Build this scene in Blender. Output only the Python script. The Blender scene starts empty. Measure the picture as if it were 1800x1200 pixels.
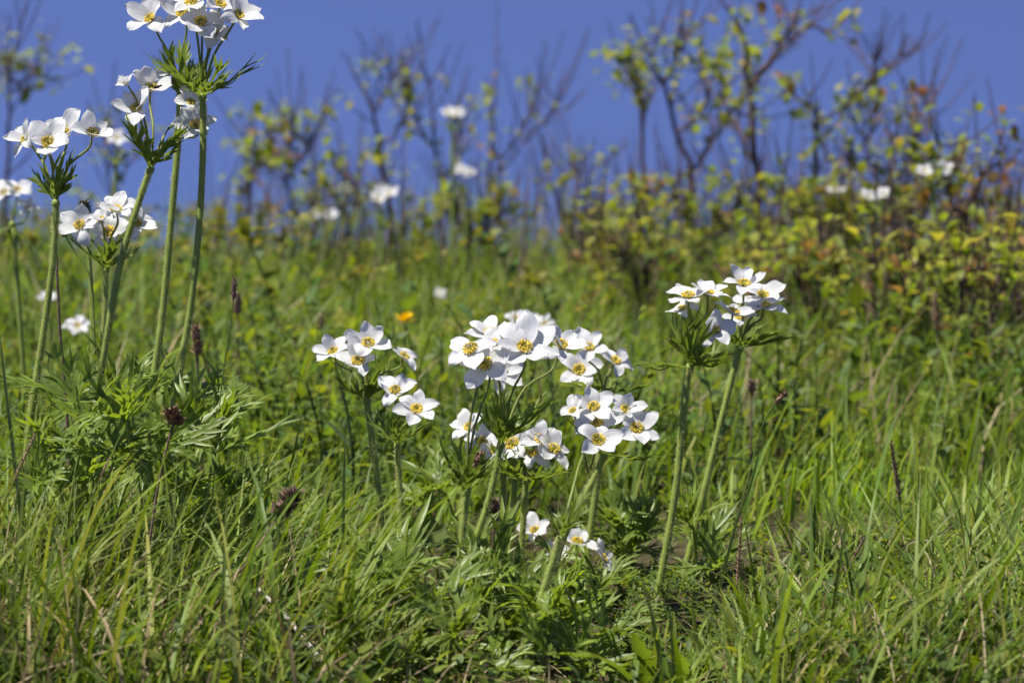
import bpy, math, random
import numpy as np
from mathutils import Vector
R = math.radians
rng = np.random.RandomState(7)
SC = bpy.context.scene
COL = SC.collection

# ------------------------------------------------------------------ camera
cam_d = bpy.data.cameras.new('camera')
cam = bpy.data.objects.new('camera', cam_d); COL.objects.link(cam)
cam.location = (0, 0, 0); cam.rotation_euler = (R(90), 0, 0)
cam_d.lens = 100; cam_d.sensor_width = 36
cam_d.clip_start = .02; cam_d.clip_end = 3000
cam_d.dof.use_dof = True; cam_d.dof.focus_distance = 1.76; cam_d.dof.aperture_fstop = 12.0
cam_d.dof.aperture_blades = 9
SC.camera = cam
# ------------------------------------------------------------------ sky and sun
SUN_EL, SUN_AZ = 64.0, -112.0          # azimuth from the view axis, minus = left
w = bpy.data.worlds.new('World'); SC.world = w; w.use_nodes = True
nt = w.node_tree; nt.nodes.clear()
wo = nt.nodes.new('ShaderNodeOutputWorld'); bg = nt.nodes.new('ShaderNodeBackground')
sky = nt.nodes.new('ShaderNodeTexSky'); sky.sky_type = 'NISHITA'; sky.sun_disc = False
sky.sun_elevation = R(SUN_EL); sky.sun_rotation = R(SUN_AZ)
sky.altitude = 2200; sky.air_density = 1.0; sky.dust_density = 0.1; sky.ozone_density = 4.0
tc = nt.nodes.new('ShaderNodeTexCoord')
va = nt.nodes.new('ShaderNodeVectorMath'); va.operation = 'ADD'; va.inputs[1].default_value = (0, 0, .42)
vn = nt.nodes.new('ShaderNodeVectorMath'); vn.operation = 'NORMALIZE'
hs = nt.nodes.new('ShaderNodeHueSaturation')
hs.inputs['Hue'].default_value = .521; hs.inputs['Saturation'].default_value = 1.05
nt.links.new(tc.outputs['Generated'], va.inputs[0]); nt.links.new(va.outputs[0], vn.inputs[0])
nt.links.new(vn.outputs[0], sky.inputs['Vector']); nt.links.new(sky.outputs[0], hs.inputs['Color'])
nt.links.new(hs.outputs[0], bg.inputs[0]); bg.inputs[1].default_value = .090
nt.links.new(bg.outputs[0], wo.inputs[0])
sl = bpy.data.lights.new('sun', 'SUN'); sl.energy = 4.6; sl.angle = R(.53); sl.color = (1, .95, .87)
so = bpy.data.objects.new('sun', sl); COL.objects.link(so)
sv = Vector((math.sin(R(SUN_AZ))*math.cos(R(SUN_EL)), math.cos(R(SUN_AZ))*math.cos(R(SUN_EL)), math.sin(R(SUN_EL))))
so.rotation_euler = sv.to_track_quat('Z', 'Y').to_euler(); so.location = (-3, 4, 8)
SC.view_settings.view_transform = 'Standard'; SC.view_settings.look = 'None'
SC.view_settings.exposure = 0.84; SC.view_settings.gamma = 1
SC.cycles.max_bounces = 7; SC.cycles.diffuse_bounces = 3; SC.cycles.transmission_bounces = 5
SC.cycles.glossy_bounces = 2; SC.cycles.use_denoising = True; SC.cycles.use_adaptive_sampling = True
SC.cycles.adaptive_threshold = 0.015; SC.cycles.sample_clamp_indirect = 6

# ------------------------------------------------------------------ place and terrain
K = 5000.0                              # pixels per metre at one metre (1800 wide frame)
def at(px, py, D): return np.array([(px-900)/K*D, D, (600-py)/K*D])
GY = [-60, -3, 0, 1.2, 1.75, 2.5, 3.5, 4.5, 5.3, 5.9, 6.6, 8, 12, 30, 90, 400, 2000]
GZ = [-9, -.5, -.30, -.222, -.178, -.122, -.040, .043, .103, .118, .06, -.25, -1.5, -8, -26, -60, -70]
def ground(x, y):
    x = np.asarray(x, float); y = np.asarray(y, float)
    z = np.interp(y, GY, GZ)
    near = np.exp(-(np.hypot(x, y-3)/9)**2)
    return z + near*(.008*np.sin(7*x+3*y)+.005*np.sin(17*x-11*y+1)+.003*np.sin(31*x+23*y))

# ------------------------------------------------------------------ mesh helpers (quads only)
def unit(v):
    v = np.asarray(v, float); return v/(np.linalg.norm(v, axis=-1, keepdims=True)+1e-12)
class MB:
    def __init__(s): s.V, s.Q, s.M, s.n = [], [], [], 0
    def add(s, V, Q, mat=0):
        V = np.asarray(V, float).reshape(-1, 3); Q = np.asarray(Q, int).reshape(-1, 4)
        s.V.append(V); s.Q.append(Q+s.n); s.M.append(np.full(len(Q), mat, int)); s.n += len(V)
    def arrays(s): return np.concatenate(s.V), np.concatenate(s.Q), np.concatenate(s.M)
    def build(s, name, mats, parent=None, loc=None):
        V, Q, M = s.arrays()
        return mesh_obj(name, V, Q, mats, M, parent, loc)
def mesh_obj(name, V, Q, mats, M=None, parent=None, loc=None):
    me = bpy.data.meshes.new(name)
    if loc is not None: V = V-np.asarray(loc)
    me.vertices.add(len(V)); me.vertices.foreach_set('co', V.astype(np.float32).ravel())
    me.loops.add(len(Q)*4); me.loops.foreach_set('vertex_index', Q.astype(np.int32).ravel())
    me.polygons.add(len(Q))
    me.polygons.foreach_set('loop_start', np.arange(len(Q), dtype=np.int32)*4)
    me.polygons.foreach_set('loop_total', np.full(len(Q), 4, np.int32))
    for m in (mats if isinstance(mats, (list, tuple)) else [mats]): me.materials.append(m)
    if M is not None: me.polygons.foreach_set('material_index', M.astype(np.int32))
    me.polygons.foreach_set('use_smooth', np.ones(len(Q), bool))
    me.update(calc_edges=True)
    o = bpy.data.objects.new(name, me); COL.objects.link(o)
    if parent is not None: o.parent = parent
    elif loc is not None: o.location = loc
    return o
def spline(P, n):
    P = np.asarray(P, float)
    if len(P) == 2: return P[0]+(P[1]-P[0])*np.linspace(0, 1, n)[:, None]
    A = np.vstack([2*P[0]-P[1], P, 2*P[-1]-P[-2]]); m = len(P)-1; out = []
    for u in np.linspace(0, m-1e-6, n):
        i = int(u); t = u-i; a, b, c, d = A[i:i+4]
        out.append(.5*((2*b)+(c-a)*t+(2*a-5*b+4*c-d)*t*t+(3*b-a-3*c+d)*t**3))
    return np.array(out)
def tube(P, r, k=7):
    P = np.asarray(P, float); n = len(P); r = np.broadcast_to(r, (n,))
    T = unit(np.gradient(P, axis=0)); ref = np.array([.31, .83, .46])
    A = unit(np.cross(T, ref)); B = np.cross(T, A)
    a = np.linspace(0, 2*math.pi, k, endpoint=False)
    V = P[:, None]+r[:, None, None]*(np.cos(a)[None, :, None]*A[:, None]+np.sin(a)[None, :, None]*B[:, None])
    i, j = np.meshgrid(np.arange(n-1), np.arange(k), indexing='ij'); j2 = (j+1) % k
    Q = np.stack([i*k+j, i*k+j2, (i+1)*k+j2, (i+1)*k+j], -1).reshape(-1, 4)
    return V.reshape(-1, 3), Q
def ribbon(P, W, N, fold=.3):
    P = np.asarray(P, float); n = len(P)
    T = unit(np.gradient(P, axis=0)); N = np.broadcast_to(np.asarray(N, float), (n, 3))
    S = unit(np.cross(T, N)); N2 = np.cross(S, T); W = np.asarray(W, float)[:, None]
    V = np.stack([P-S*W+N2*W*fold, P, P+S*W+N2*W*fold], 1).reshape(-1, 3)
    i = np.arange(n-1)*3
    Q = np.concatenate([np.stack([i, i+1, i+4, i+3], 1), np.stack([i+1, i+2, i+5, i+4], 1)])
    return V, Q
def scatter(tV, tQ, pos, M):
    """copies of one template under (B,3,3) matrices and (B,3) positions, as one vertex/quad array"""
    V = np.einsum('bij,vj->bvi', M, tV)+pos[:, None]
    Q = tQ[None]+(np.arange(len(pos))*len(tV))[:, None, None]
    return V.reshape(-1, 3), Q.reshape(-1, 4)
def rotz(a):
    c, s, o, z = np.cos(a), np.sin(a), np.ones_like(a), np.zeros_like(a)
    return np.stack([np.stack([c, -s, z], -1), np.stack([s, c, z], -1), np.stack([z, z, o], -1)], -2)
def rotx(a):
    c, s, o, z = np.cos(a), np.sin(a), np.ones_like(a), np.zeros_like(a)
    return np.stack([np.stack([o, z, z], -1), np.stack([z, c, -s], -1), np.stack([z, s, c], -1)], -2)
def frame_to(n):
    """matrix whose third column is n"""
    n = unit(n); a = np.array([0, 0, 1.]) if abs(n[2]) < .9 else np.array([0, 1., 0])
    x = unit(np.cross(a, n)); y = np.cross(n, x)
    return np.stack([x, y, n], 1)

# ------------------------------------------------------------------ materials
def foliage(name, cols, fac=.35, rough=.45, spec=.35, tval=1.7, nscale=60, tsat=1.1, namp=.35, thue=.49):
    m = bpy.data.materials.new(name); m.use_nodes = True; t = m.node_tree; t.nodes.clear(); N = t.nodes.new; L = t.links.new
    out = N('ShaderNodeOutputMaterial'); mix = N('ShaderNodeMixShader'); pb = N('ShaderNodeBsdfPrincipled'); tr = N('ShaderNodeBsdfTranslucent')
    ge = N('ShaderNodeNewGeometry'); cr = N('ShaderNodeValToRGB'); oi = N('ShaderNodeObjectInfo')
    e = cr.color_ramp.elements
    while len(e) < len(cols): e.new(.5)
    for i, c in enumerate(cols): e[i].position = i/max(1, len(cols)-1); e[i].color = (*c, 1)
    tcn = N('ShaderNodeTexCoord'); no = N('ShaderNodeTexNoise'); no.inputs['Scale'].default_value = nscale; no.inputs['Detail'].default_value = 4
    mr = N('ShaderNodeMapRange'); mr.inputs[1].default_value = .3; mr.inputs[2].default_value = .7; mr.inputs[3].default_value = 1-namp; mr.inputs[4].default_value = 1+namp
    mx = N('ShaderNodeMix'); mx.data_type = 'RGBA'; mx.blend_type = 'MULTIPLY'; mx.inputs[0].default_value = 1
    L(ge.outputs['Random Per Island'], cr.inputs[0]); L(tcn.outputs['Object'], no.inputs['Vector']); L(no.outputs[0], mr.inputs[0])
    L(cr.outputs[0], mx.inputs[6]); L(mr.outputs[0], mx.inputs[7])
    h = N('ShaderNodeHueSaturation'); h.inputs['Hue'].default_value = thue; h.inputs['Saturation'].default_value = tsat; h.inputs['Value'].default_value = tval
    L(mx.outputs[2], pb.inputs['Base Color']); L(mx.outputs[2], h.inputs['Color']); L(h.outputs[0], tr.inputs[0])
    pb.inputs['Roughness'].default_value = rough; pb.inputs['Specular IOR Level'].default_value = spec
    mix.inputs[0].default_value = fac; L(pb.outputs[0], mix.inputs[1]); L(tr.outputs[0], mix.inputs[2]); L(mix.outputs[0], out.inputs[0])
    return m
def plain(name, c1, c2, rough=.8, scale=80, spec=.3, bump=.0):
    m = bpy.data.materials.new(name); m.use_nodes = True; t = m.node_tree; pb = t.nodes['Principled BSDF']; N = t.nodes.new; L = t.links.new
    tcn = N('ShaderNodeTexCoord'); no = N('ShaderNodeTexNoise'); no.inputs['Scale'].default_value = scale; no.inputs['Detail'].default_value = 5
    cr = N('ShaderNodeValToRGB'); cr.color_ramp.elements[0].position = .33; cr.color_ramp.elements[1].position = .67
    cr.color_ramp.elements[0].color = (*c1, 1); cr.color_ramp.elements[1].color = (*c2, 1)
    L(tcn.outputs['Object'], no.inputs['Vector']); L(no.outputs[0], cr.inputs[0]); L(cr.outputs[0], pb.inputs['Base Color'])
    pb.inputs['Roughness'].default_value = rough; pb.inputs['Specular IOR Level'].default_value = spec
    if bump:
        b = N('ShaderNodeBump'); b.inputs['Strength'].default_value = bump; b.inputs['Distance'].default_value = .004
        L(no.outputs[0], b.inputs['Height']); L(b.outputs[0], pb.inputs['Normal'])
    return m
M_ground = plain('ground', (.030, .024, .012), (.075, .065, .030), .95, 45, .1, .6)
M_grass = foliage('grass', [(0.053, 0.095, 0.012), (0.105, 0.168, 0.018), (0.168, 0.230, 0.022), (0.074, 0.129, 0.020), (0.221, 0.263, 0.085), (0.137, 0.207, 0.025), (0.252, 0.263, 0.050)], .34, .45, .2, 1.9, 30, 1.1, .4)
M_grass_far = foliage('grass_far', [(0.090, 0.168, 0.021), (0.140, 0.230, 0.023), (0.197, 0.266, 0.026), (0.131, 0.205, 0.035), (0.246, 0.276, 0.041)], .42, .5, .3, 1.9, 5, 1.1, .5)
M_straw = foliage('straw', [(0.345, 0.269, 0.130), (0.230, 0.168, 0.080), (0.414, 0.347, 0.200), (0.172, 0.112, 0.060)], .2, .6, .3, 1.2, 40)
M_leaf = foliage('anemone_leaf', [(0.126, 0.186, 0.029), (0.174, 0.239, 0.031), (0.153, 0.213, 0.043)], .38, .42, .38, 2.0, 50, 1.1, .25)
M_bract = foliage('bract', [(0.109, 0.159, 0.029), (0.163, 0.216, 0.034), (0.135, 0.186, 0.041)], .34, .5, .25, 1.9, 60, 1.1, .25)
M_stem = foliage('stem', [(0.259, 0.327, 0.059), (0.238, 0.306, 0.059)], .12, .55, .3, 1.3, 120, 1.05, .18)
M_stalk = foliage('flower_stalk', [(0.176, 0.211, 0.043), (0.202, 0.244, 0.048)], .15, .5, .3, 1.3, 120, 1.05, .18)
M_hair = foliage('hair', [(0.562, 0.563, 0.253), (0.686, 0.653, 0.332)], .35, .6, .2, 1.2, 30, 1, .1)
M_petal = foliage('petal', [(0.721, 0.721, 0.711), (0.757, 0.757, 0.736), (0.702, 0.702, 0.701)], .38, .5, .25, 1.0, 220, .6, .035, .5)
t_ = M_petal.node_tree; N_ = t_.nodes.new          # fine lengthwise veins and creases in the sepals
at_ = N_('ShaderNodeAttribute'); at_.attribute_name = 'sepal'; mp_ = N_('ShaderNodeMapping'); mp_.inputs['Scale'].default_value = (5.5, 1.1, 1)
no_ = N_('ShaderNodeTexNoise'); no_.inputs['Scale'].default_value = 1.6; no_.inputs['Detail'].default_value = 5; bp_ = N_('ShaderNodeBump')
bp_.inputs['Strength'].default_value = .42; bp_.inputs['Distance'].default_value = .0016
t_.links.new(at_.outputs['Vector'], mp_.inputs[0]); t_.links.new(mp_.outputs[0], no_.inputs['Vector']); t_.links.new(no_.outputs[0], bp_.inputs['Height'])
for q_ in t_.nodes:
    if q_.type in ('BSDF_PRINCIPLED', 'BSDF_TRANSLUCENT'): t_.links.new(bp_.outputs[0], q_.inputs['Normal'])
M_anther = foliage('anther', [(0.827, 0.672, 0.088), (0.848, 0.762, 0.198), (0.742, 0.560, 0.044)], .3, .6, .2, 1.3, 200)
M_filament = foliage('filament', [(.55, .50, .12), (.62, .58, .25)], .35, .6, .2, 1.2, 200)
M_pistil = plain('pistil', (.16, .17, .02), (.38, .34, .03), .7, 900)
M_herb = foliage('herb_leaf', [(.150, .190, .085), (.060, .120, .030), (0.084, 0.137, 0.022), (0.126, 0.182, 0.024), (0.182, 0.215, 0.026), (0.105, 0.156, 0.042)], .40, .6, .18, 1.9, 25)
M_herb_y = foliage('herb_flower_head', [(.17, .19, .03), (.25, .22, .045), (.13, .16, .025)], .35, .6, .2, 1.5, 25)
M_under = foliage('undergrowth', [(.09, .155, .022), (.13, .20, .026), (.18, .23, .030), (.08, .14, .035), (.15, .21, .06), (.21, .23, .04)], .45, .55, .2, 1.9, 8, 1.1, .4, .5)
M_shrub = foliage('shrub_leaf', [(0.153, 0.210, 0.029), (0.236, 0.282, 0.033), (0.118, 0.180, 0.029), (0.319, 0.300, 0.046), (0.189, 0.240, 0.055)], .46, .5, .25, 1.8, 20)
M_shrub_red = foliage('shrub_leaf_red', [(.27, .13, .045), (.26, .19, .04), (.30, .15, .06), (.24, .24, .04)], .45, .5, .25, 1.5, 20)
M_bark = plain('bark', (.038, .022, .019), (.115, .070, .060), .8, 60, .3, .5)
M_twig = plain('twig', (.065, .040, .036), (.15, .095, .085), .8, 60, .3, .4)
M_brown = plain('brown_seed', (.11, .060, .036), (.40, .26, .17), .8, 260, .25, .4)
M_dark = plain('dark_seed', (.06, .034, .028), (.30, .18, .15), .75, 220, .3, .4)
M_drystem = plain('dry_stem', (.09, .055, .04), (.20, .13, .09), .8, 150, .3, .3)
M_white = plain('dead_white', (.42, .38, .34), (.66, .62, .58), .8, 90, .3, .4)
M_yellow = foliage('yellow_petal', [(.80, .52, .01), (.85, .60, .02)], .3, .6, .2, 1.2, 100, 1.05, .1, .5)
M_budgreen = plain('bud_green', (.07, .08, .03), (.20, .20, .12), .8, 300, .2, .4)
M_fly = plain('fly', (.01, .01, .012), (.03, .028, .03), .35, 300, .5)
M_wing = plain('fly_wing', (.12, .11, .10), (.2, .19, .18), .25, 300, .5)

# ------------------------------------------------------------------ naming helpers
def tag(o, label, cat, group=None):
    o['label'] = label; o['category'] = cat
    if group: o['group'] = group
    return o
def thing(name, label, cat, loc, group=None):
    o = bpy.data.objects.new(name, None); COL.objects.link(o); o.location = loc; o.empty_display_size = .02
    return tag(o, label, cat, group)
class Part(MB):                       # a mesh part whose vertices are given in world space under a thing at loc
    def done(s, name, mats, parent, base):
        V, Q, M = s.arrays(); return mesh_obj(name, V-np.asarray(base), Q, mats, M, parent)

# ------------------------------------------------------------------ ground sheet
ys = np.unique(np.concatenate([np.linspace(-60, -3, 8), np.linspace(-3, 1.2, 14), np.linspace(1.2, 7, 240), np.linspace(7, 14, 40), np.geomspace(14, 2000, 30)]))
xs = np.linspace(0, 1, 60)**3.2*1500; xs = np.unique(np.concatenate([-xs, xs, np.linspace(-1.6, 1.6, 110)]))
X, Y = np.meshgrid(xs, ys); Z = ground(X, Y)
nx = len(xs); i, j = np.meshgrid(np.arange(len(ys)-1), np.arange(nx-1), indexing='ij')
Qg = np.stack([i*nx+j, i*nx+j+1, (i+1)*nx+j+1, (i+1)*nx+j], -1).reshape(-1, 4)
g = mesh_obj('ground', np.stack([X, Y, Z], -1).reshape(-1, 3), Qg, M_ground); g['kind'] = 'structure'

# ------------------------------------------------------------------ grass (nobody could count it)
def blades(root, h, az, lean, droop, wid, tw, n=6):
    B = len(root); t = np.linspace(0, 1, n)[None, :]
    d = np.stack([np.cos(az), np.sin(az), np.zeros(B)], 1)
    hor = (lean[:, None]*t+droop[:, None]*t**2.4)*h[:, None]
    ver = h[:, None]*(t-.42*np.clip(droop, 0, 2)[:, None]*t**3)
    P = root[:, None]+d[:, None]*hor[..., None]; P[..., 2] += ver
    a2 = az+math.pi/2+tw
    S = np.stack([np.cos(a2), np.sin(a2), np.zeros(B)], 1)[:, None]
    prof = np.interp(t[0], [0, .15, .5, .8, 1], [.6, 1, .9, .5, .03])
    W = wid[:, None, None]*prof[None, :, None]
    up = np.stack([-np.sin(a2), np.cos(a2), np.zeros(B)], 1)[:, None]
    V = np.stack([P-S*W+up*W*.35, P, P+S*W+up*W*.35], 2)     # B,n,3,3
    i = np.arange(n-1)*3
    q = np.concatenate([np.stack([i, i+1, i+4, i+3], 1), np.stack([i+1, i+2, i+5, i+4], 1)])
    Q = q[None]+(np.arange(B)*n*3)[:, None, None]
    return V.reshape(-1, 3), Q.reshape(-1, 4)
def spots(n, d0, d1, margin, power=1.0):
    D = np.sqrt(rng.uniform(d0**2, d1**2, n)) if power == 1 else rng.uniform(d0, d1, n)
    x = rng.uniform(-1, 1, n)*.18*D*margin
    return x, D
YT = ([-500, 0, 150, 300, 450, 560, 650, 760, 1000, 1110, 1250, 1340, 1500, 1800, 2300], [690, 690, 740, 760, 760, 800, 900, 1030, 1080, 1080, 1040, 930, 850, 810, 790])
def near_heights(x, D, lo=.35):
    px = 900+x*K/D
    yt = np.interp(px, *YT)
    hmax = (600-yt)/K*D-ground(x, D)
    return np.clip(hmax, .012, .16)*rng.uniform(lo, 1, len(x))
def grass_obj(name, x, D, h, wid, mat, lean=.25, droop=.35, n=6):
    B = len(x); root = np.stack([x, D, ground(x, D)-.004], 1)
    V, Q = blades(root, h, rng.vonmises(.2, .55, B), np.abs(rng.normal(0, lean, B)), np.abs(rng.normal(0, droop, B)), wid, rng.normal(0, .5, B), n)
    o = mesh_obj(name, V, Q, mat); o['kind'] = 'stuff'
    return o
# near
x, D = spots(10500, 1.40, 2.6, 1.5)
px = 900+x*K/D
keep = rng.rand(len(x)) < np.interp(px, [0, 560, 680, 1080, 1250], [1, .9, .2, .22, .9]); keep &= ~((px > 610) & (px < 1250) & (D < 1.80) & (rng.rand(len(x)) < .5))
x, D = x[keep], D[keep]
grass_obj('meadow_grass', x, D, near_heights(x, D, .2), rng.uniform(.0004, .0015, len(x)), M_grass, .42, .5)
# some wide long arching blades
x, D = spots(1300, 1.45, 2.4, 1.3); k_ = (x*K/D+900 < 620) | (x*K/D+900 > 1080) | (D > 1.9); x, D = x[k_], D[k_]
o = grass_obj('broad_grass', x, D, np.minimum(near_heights(x, D, .7)*1.25, .17), rng.uniform(.0012, .0023, len(x)), M_grass, .35, .6, 9)
x, D = spots(6200, 1.42, 2.8, 1.5)
grass_obj('dry_grass', x, D, near_heights(x, D, .3)*.8, rng.uniform(.0004, .0011, len(x)), M_straw, .5, .6)
# farther
x, D = spots(42000, 2.1, 6.4, 1.7)
h = rng.gamma(5, .018, len(x)); h = np.clip(h, .02, .18)*np.interp(D, [2.2, 3, 4.5, 6.2], [.6, .95, .85, .5])
grass_obj('far_meadow_grass', x, D, h, rng.uniform(.0008, .0024, len(x)), M_grass_far, .22, .35, 5)
x, D = spots(9000, 2.5, 6.4, 1.7)
grass_obj('far_dry_grass', x, D, np.clip(rng.gamma(5, .018, len(x)), .02, .2)*np.interp(D, [4, 6.2], [1, .75]), rng.uniform(.0005, .0014, len(x)), M_straw, .3, .4, 5)

# ------------------------------------------------------------------ leafy ground cover (stuff)
def ovate(L=1., w=.30, n=6, curl=.25, fold=.25):
    t = np.linspace(0, 1, n)
    P = np.stack([np.zeros(n), t*L, curl*L*(t-t*t*1.4)], 1)
    return ribbon(P, w*L*np.interp(t, [0, .12, .4, .65, .88, 1], [.08, .6, 1, .85, .4, .02]), (0, 0, 1), fold)
def sprig(seed, nleaf=9, H=1., L=.4, w=.3, head=0):
    r = np.random.RandomState(seed); mb = MB()
    t = np.linspace(0, 1, 5); P = np.stack([.15*t**2, .1*np.sin(t*3), t*H], 1)
    mb.add(*tube(P, np.linspace(.014, .006, 5), 4))
    for k in range(nleaf):
        f = .12+.86*k/max(1, nleaf-1); p = np.array([np.interp(f, t, P[:, 0]), np.interp(f, t, P[:, 1]), f*H])
        V, Q = ovate(L*r.uniform(.6, 1.1)*(1.1-.5*f), w*r.uniform(.8, 1.2), 6, r.uniform(-.1, .4))
        Mx = rotz(np.array(k*2.4+r.uniform(-.4, .4)))@rotx(np.array(r.uniform(.0, .9)))
        mb.add(V@Mx.T+p, Q)
    if head:
        for k in range(head):
            p = np.array([.15, .1*math.sin(3), H])+r.normal(0, .075, 3)*[1, 1, .5]
            V, Q = ovate(.085, .4, 4, .4); Mx = rotz(np.array(r.uniform(0, 6.28)))@rotx(np.array(r.uniform(0, 1.3)))
            mb.add(V@Mx.T+p, Q, 1)
    return mb.arrays()
def cover(name, variants, x, D, h, mats, tilt=.25):
    mb = MB(); which = rng.randint(0, len(variants), len(x))
    for k, (tV, tQ, tM) in enumerate(variants):
        s = which == k
        if not s.any(): continue
        n = s.sum(); pos = np.stack([x[s], D[s], ground(x[s], D[s])-.003], 1)
        Mx = rotz(rng.uniform(0, 6.28, n))@rotx(rng.normal(0, tilt, n))*h[s][:, None, None]
        V, Q = scatter(tV, tQ, pos, Mx)
        mb.add(V, Q); mb.M[-1] = np.tile(tM, n)
    o = mb.build(name, mats); o['kind'] = 'stuff'; return o
lo_v = [sprig(s, 10, 1, .6, .20) for s in range(4)]
x, D = spots(2600, 1.45, 2.6, 1.4); e_ = rng.uniform(1040, 1260, 260); d_ = rng.uniform(1.6, 2.0, 260); x = np.concatenate([x, (e_-900)/K*d_]); D = np.concatenate([D, d_])
cover('low_herbs', lo_v, x, D, np.clip(near_heights(x, D, .25)*.55, .012, .045), [M_herb, M_herb_y], .4)
mid_v = [sprig(10+s, 16, 1, [.2, .26, .3][s % 3], [.24, .13, .17][s % 3]) for s in range(6)]
x, D = spots(15000, 2.2, 6.3, 1.6)
nz = np.sin(5.1*x+1.3*D)+np.sin(3.3*x-4.7*D+1)+np.sin(9*x+7*D+2)*.7
k_ = rng.rand(len(x)) < np.clip(.5+.38*nz, .08, 1); x, D = x[k_], D[k_]
cover('meadow_herbs', mid_v, x, D, np.clip(rng.gamma(6, .0125, len(x)), .03, .14)*np.interp(D, [4, 6.2], [1, .75]), [M_herb, M_herb_y], .25)
yel_v = [sprig(20+s, 8, 1, .26, .28, 15) for s in range(3)]
x, D = spots(480, 2.9, 5.6, 1.6)
cover('yellow_meadow_herbs', yel_v, x, D, np.clip(rng.gamma(9, .013, len(x)), .05, .18)*np.interp(D, [4, 6.2], [1, .75]), [M_herb, M_herb_y], .2)
# low leafy brush along the ridge, thicker to the right
und_v = [sprig(30+s, 22, 1, [.13, .17, .11][s % 3], [.34, .2, .3][s % 3]) for s in range(6)]
n = 560; px = np.concatenate([np.where(rng.rand(n//3) < .5, rng.uniform(-200, 420, n//3), rng.uniform(420, 2100, n//3)), rng.uniform(1020, 2000, n-n//3)])
D = rng.uniform(np.where(np.arange(n) < n//3, 4.4, 4.3), 6.1)
x = (px-900)/K*D
cover('ridge_undergrowth', und_v, x, D, rng.gamma(4, .030, n).clip(.04, .26)*np.interp(px, [0, 380, 500, 900, 1050, 1200, 1800], [.95, .85, .5, .42, .42, .62, .72]), [M_under, M_herb_y], .22)
n = 900; D = rng.uniform(4.0, 6.1, n); px = rng.uniform(1000, 2050, n); px[:230] = rng.uniform(350, 1000, 230); x = (px-900)/K*D
B = n; root = np.stack([x, D, ground(x, D)], 1)
V, Q = blades(root, rng.uniform(.1, .34, n), rng.uniform(0, 6.28, n), np.abs(rng.normal(0, .2, n)), rng.normal(0, .15, n), rng.uniform(.0010, .0024, n), rng.normal(0, .5, n), 6)
o = mesh_obj('ridge_brushwood', V, Q, M_twig); o['kind'] = 'stuff'

n = 700; D = rng.uniform(4.8, 6.1, n); x = (rng.uniform(-100, 1950, n)-900)/K*D
grass_obj('ridge_tall_grass', x, D, rng.uniform(.12, .26, n), rng.uniform(.0008, .0016, n), M_grass_far, .2, .25)

# ------------------------------------------------------------------ dissected leaves
LP = [.5, .85, 1, .95, .75, .42, .03]
def fan(mb, base, axis, nrm, L, lobes, spread, wd, up, r, teeth=.6, web=1.6, mat=0):
    axis = unit(axis); nrm = unit(nrm-np.dot(nrm, axis)*axis); side = np.cross(axis, nrm)
    t = np.linspace(0, 1, 6)[:, None]
    P = base+axis*L*.42*t+nrm*L*.42*up*.2*t*t
    mb.add(*ribbon(P, wd*np.array([.6, 1.0, web, web, web*.8, .3]), nrm, .35), mat)
    tt = np.linspace(0, 1, 7)[:, None]
    for k in range(lobes):
        f = -1+2*k/max(1, lobes-1) if lobes > 1 else 0
        f += r.uniform(-.08, .08); a = f*spread
        s = L*(.14+.26*(1-min(1, abs(f))))
        st = base+axis*s+nrm*s*s/L*up*.2
        l = L*(.72-.26*abs(f))*r.uniform(.85, 1.12)
        d = math.cos(a)*axis+math.sin(a)*side
        u = up*r.uniform(.2, 1.8); sw = -.28*f*abs(math.sin(spread))
        P = st+d*l*tt+(side*sw+nrm*u*.5)*l*tt**2+side*l*.09*r.normal()*np.sin(tt*3.4)+nrm*l*.05*r.normal()*np.sin(tt*5)
        N = nrm-d*u*tt*.8+side*r.normal(0, .25)
        w_ = wd*r.uniform(.8, 1.15)
        mb.add(*ribbon(P, w_*np.array(LP), N, .35), mat)
        for sg in (-1, 1):
            if r.rand() < teeth:
                i = r.randint(2, 4); p = P[i]; T = unit(P[i+1]-P[i-1]); S2 = unit(np.cross(T, nrm))
                l2 = l*r.uniform(.28, .5); d2 = unit(T+S2*sg*r.uniform(.4, .75))
                P2 = p+d2*l2*tt+(T*.15+nrm*u*.4)*l2*tt**2
                mb.add(*ribbon(P2, w_*.85*np.array(LP), N[i], .35), mat)

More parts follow.
